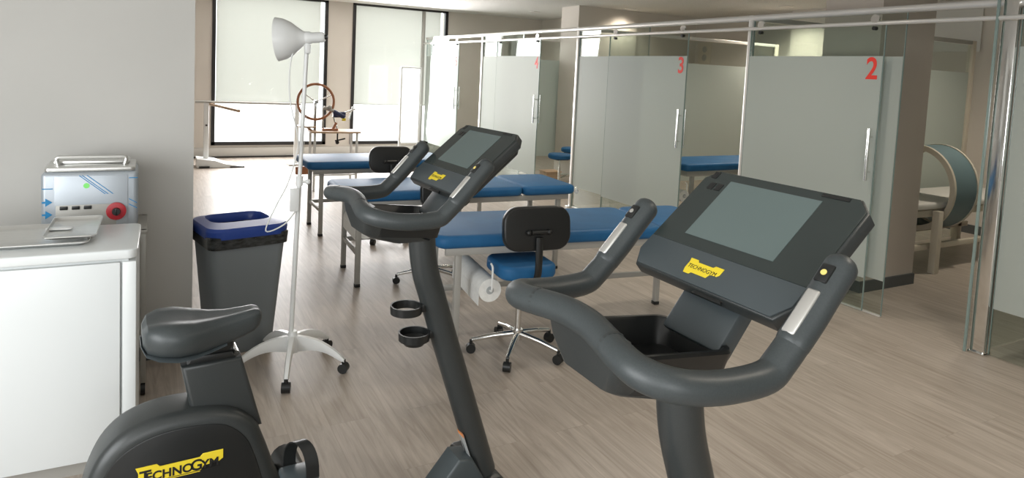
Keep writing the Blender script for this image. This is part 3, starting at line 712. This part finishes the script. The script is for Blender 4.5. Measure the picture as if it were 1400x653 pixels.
s2 = make_stool('low round blue stool inside cubicle 4, beside the steel post', (5.0, 7.78, 0), 0, .52, False, 'round_stool')
dup(s2, (5.62, 8.42, .0), 30, 'farther round blue stool inside cubicle 4, near the column')
ws = thing('wooden_box', 'small orange wooden box on the floor of cubicle 4', 'box', (5.14, 8.24, 0), 0)
G().b2((-.12, -.1, 0), (.12, .1, .2), .006).obj('body', wood, ws); G().b2((-.13, -.11, .2), (.13, .11, .22), .004).obj('lid', wood, ws)

# beds inside cubicles
bed = thing('cubicle_bed', 'blue padded bed inside cubicle 3, seen through the open doorway', 'treatment table', (5.05, 5.35, 0), 0)
G().prism(rrect(1.9, .62, .06, 4), .08, Matrix.Translation((.95, .31, .68)), .025, 3).obj('mattress', vinyl, bed)
G().b2((.05, .05, .58), (1.85, .57, .64), .004).obj('frame', frameg, bed)
for x in (.15, 1.75):
    for y in (.08, .54): G().b2((x-.02, y-.02, 0), (x+.02, y+.02, .6), .003).obj('leg', frameg, bed)
prl = dup(PR, (5.08, 5.66, .37), 0, 'white paper roll under the bed inside cubicle 3')

# ring couch (cubicle 2)
rc = thing('ring_couch', 'white framed couch passing through a teal magnet therapy ring behind the pillar', 'therapy couch', (5.75, 3.37, 0), 0)
G().prism(rrect(1.95, .60, .05, 4), .06, Matrix.Translation((1.05, .32, .60)), .02, 3).obj('mattress', trimw, rc)
G().b2((.10, .05, .50), (2.0, .10, .56), .004).b2((.10, .54, .50), (2.0, .59, .56), .004).obj('frame', cream, rc)
G().b2((.12, .05, .20), (2.0, .09, .25), .004).b2((.12, .55, .20), (2.0, .59, .25), .004).obj('lower_rail', cream, rc)
for x in (.42, 1.85):
    for y in (.0, .58): G().b2((x-.035, y-.03, .0), (x+.035, y+.03, .56), .004).obj('leg', cream, rc)
ring = None
def ringpart(name, r0, r1, xa, xb, mt, parent=None):
    rg = []
    for k in range(48):
        a = 2*math.pi*k/48; c, s = math.cos(a), math.sin(a); X0 = .55
        yy, zz = .29, .72
        rg.append([(X0+xa, yy+c*r0, zz+s*r0*1.12), (X0+xb, yy+c*r0, zz+s*r0*1.12), (X0+xb, yy+c*r1, zz+s*r1*1.12), (X0+xa, yy+c*r1, zz+s*r1*1.12)])
    return G().loft(rg, closed=True).obj(name, mt, parent or rc)
rp = ringpart('ring', .325, .35, -.0, .34, teal)
ringpart('ring_rim', .315, .358, -.03, .0, cream, rp); ringpart('ring_rim', .315, .358, .34, .365, cream, rp)

# ================================================================== WHEEL AND HAND THERAPY TABLE
ht = thing('hand_therapy_table', 'small wooden topped exercise table with a wooden wheel by the windows', 'exercise table', (1.98, 8.72, 0), -2)
G().box((.13, 0, .745), (.62, .40, .022), .004).obj('table_top', wood, ht)
G().box((-.20, .05, .80), (.20, .25, .018), .004).bar((-.20, .05, .80), (-.12, .05, .73), .03, .03).obj('side_board', wood, ht)
for x in (-.13, .40):
    for y in (-.16, .16): G().cyl((x, y, 0), (x, y, .735), .016).obj('leg', white, ht)
for y in (-.16, .16): G().bar((-.13, y, .2), (.40, y, .2), .02, .02).obj('stretcher', white, ht)
wc = Vector((-.10, .0, 1.12))
wh = G().tube([wc+Vector((math.cos(a*math.pi/24)*.225, 0, math.sin(a*math.pi/24)*.225)) for a in range(48)], .017, 10, closed=True).obj('wheel', wood2, ht, 'round reddish wooden hand wheel')
g = G().cyl(wc+Vector((0, -.03, 0)), wc+Vector((0, .05, 0)), .022)
for a in (25, 145, 265): g.cyl(wc, wc+Vector((math.cos(R_(a))*.22, 0, math.sin(R_(a))*.22)), .007)
g.obj('spokes', chrome, wh)
G().bar((-.10, .03, .755), (-.10, .03, 1.12), .03, .03).bar((.0, .03, .755), (.0, .03, 1.05), .02, .02).obj('wheel_stand', frameg, ht)
G().cyl((-.0, 0, 1.05), (.17, -.02, .99), .022).ball((.07, -.02, 1.05), .03).obj('brake_drum', frameg, ht)
G().box((.20, 0, .96), (.16, .08, .075), .02, 3).cyl((.12, -.03, 1.0), (.26, -.04, .93), .03).obj('hand_clamp', mat('navy_plastic', (.02, .03, .09), .4), ht)
G().cyl((.26, 0, .98), (.40, -.02, 1.04), .012).cyl((.12, 0, .94), (.18, 0, .76), .012).cyl((.33, 0, .90), (.37, 0, 1.07), .01).obj('clamp_arm', chrome, ht)
G().box((.25, -.05, .90), (.05, .02, .035), .006).obj('yellow_tag', yellow, ht)
G().box((.08, -.02, .77), (.20, .10, .026), .008).cyl((.12, -.03, .78), (.16, -.03, .86), .016).obj('wooden_block', wood2, ht)
G().cyl((.18, -.02, .73), (.18, -.02, .60), .01).cyl((.15, -.02, .62), (.28, -.02, .65), .01).ball((.18, -.02, .60), .025).obj('under_clamp', blackp, ht)
pl = thing('hanging_handle', 'small reddish wooden block hanging on a cord left of the lamp pole', 'handle', (1.70, 8.55, .22), 0)
G().box((0, 0, .05), (.17, .06, .10), .012, 3).obj('block', wood2, pl)
G().cyl((0, 0, .09), (.04, .02, .78), .003).cyl((-.0, 0, .09), (-.06, .0, .32), .003).obj('cord', white, pl)

# parallel bars
pb = thing('parallel_bars', 'walking bars with white posts and a wooden rail before the left window', 'parallel bars', (.66, 10.9, 0), 0)
G().tube([(-.05, 0, .965), (1.46, 0, .955)], .018, 10).obj('rail', frameg, pb)
G().tube([(.15, .02, .93), (.40, -1.35, .93)], .02, 10).obj('wooden_rail', wood, pb, 'pale wooden rail')
for x in (.10, 1.40):
    l = G().b2((x-.035, -.02, .02), (x+.035, .02, .95), .006).obj('post', white, pb)
    G().lathe([(.001, 0), (.014, 0), (.014, .03), (.001, .03)], frame((x, -.02, .62), (1, 0, 0), (0, 0, 1)), 12).obj('lock_pin', blackp, l)
    if x < 1: G().prism([(-.13, .0), (.50, .0), (.50, .02), (.25, .06), (.12, .11), (-.13, .14)], .35, frame((x, 0, .0), (1, 0, 0), (0, 0, 1)), .01).obj('base', white, pb)
    else: G().b2((x-.13, -.15, 0), (x+.13, .15, .03), .005).obj('base', white, pb)
G().b2((.0, -.2, .0), (.14, -.17, .03)).obj('base_pad', blackp, pb); G().b2((.42, -.2, .0), (.62, -.17, .02)).obj('base_pad', blackp, pb)

# white board on stand
po = thing('wall_poster', 'small cream poster on the far wall seen over the cubicle 3 partition', 'poster', (8.398, 8.66, 1.90), 0)
G().b2((-.008, -.15, 0), (0, .15, .38), .002).obj('sheet', cream, po)
for z in (.26, .12): G().lathe([(.001, 0), (.055, 0), (.055, .003), (.001, .003)], frame((-.0085, 0, z), (0, -1, 0), (0, 0, 1)), 12).obj('printed_mark', frameg, po)

bd = thing('mirror_stand', 'tall narrow white board on a wheeled frame before the right window', 'screen', (3.98, 11.0, 0), 0)
G().b2((-.17, -.012, .33), (.13, .012, 1.60), .003).obj('board', mirrorp, bd)
g = G()
for x in (-.19, .15): g.b2((x-.018, -.02, .06), (x+.018, .02, 1.62), .004)
g.b2((-.19, -.02, 1.595), (.15, .02, 1.625), .004).b2((-.19, -.02, .30), (.15, .02, .33), .004)
g.obj('frame', white, bd)
for x in (-.19, .15):
    f = G().bar((x, -.22, .055), (x, .22, .055), .03, .03).obj('foot', white, bd)
    for y in (-.2, .2): G().cyl((x-.012, y, .022), (x+.012, y, .022), .022).obj('caster', blackp, f)
G().cyl((.15, -.04, .98), (.15, -.02, .98), .022).obj('knob', white, bd)
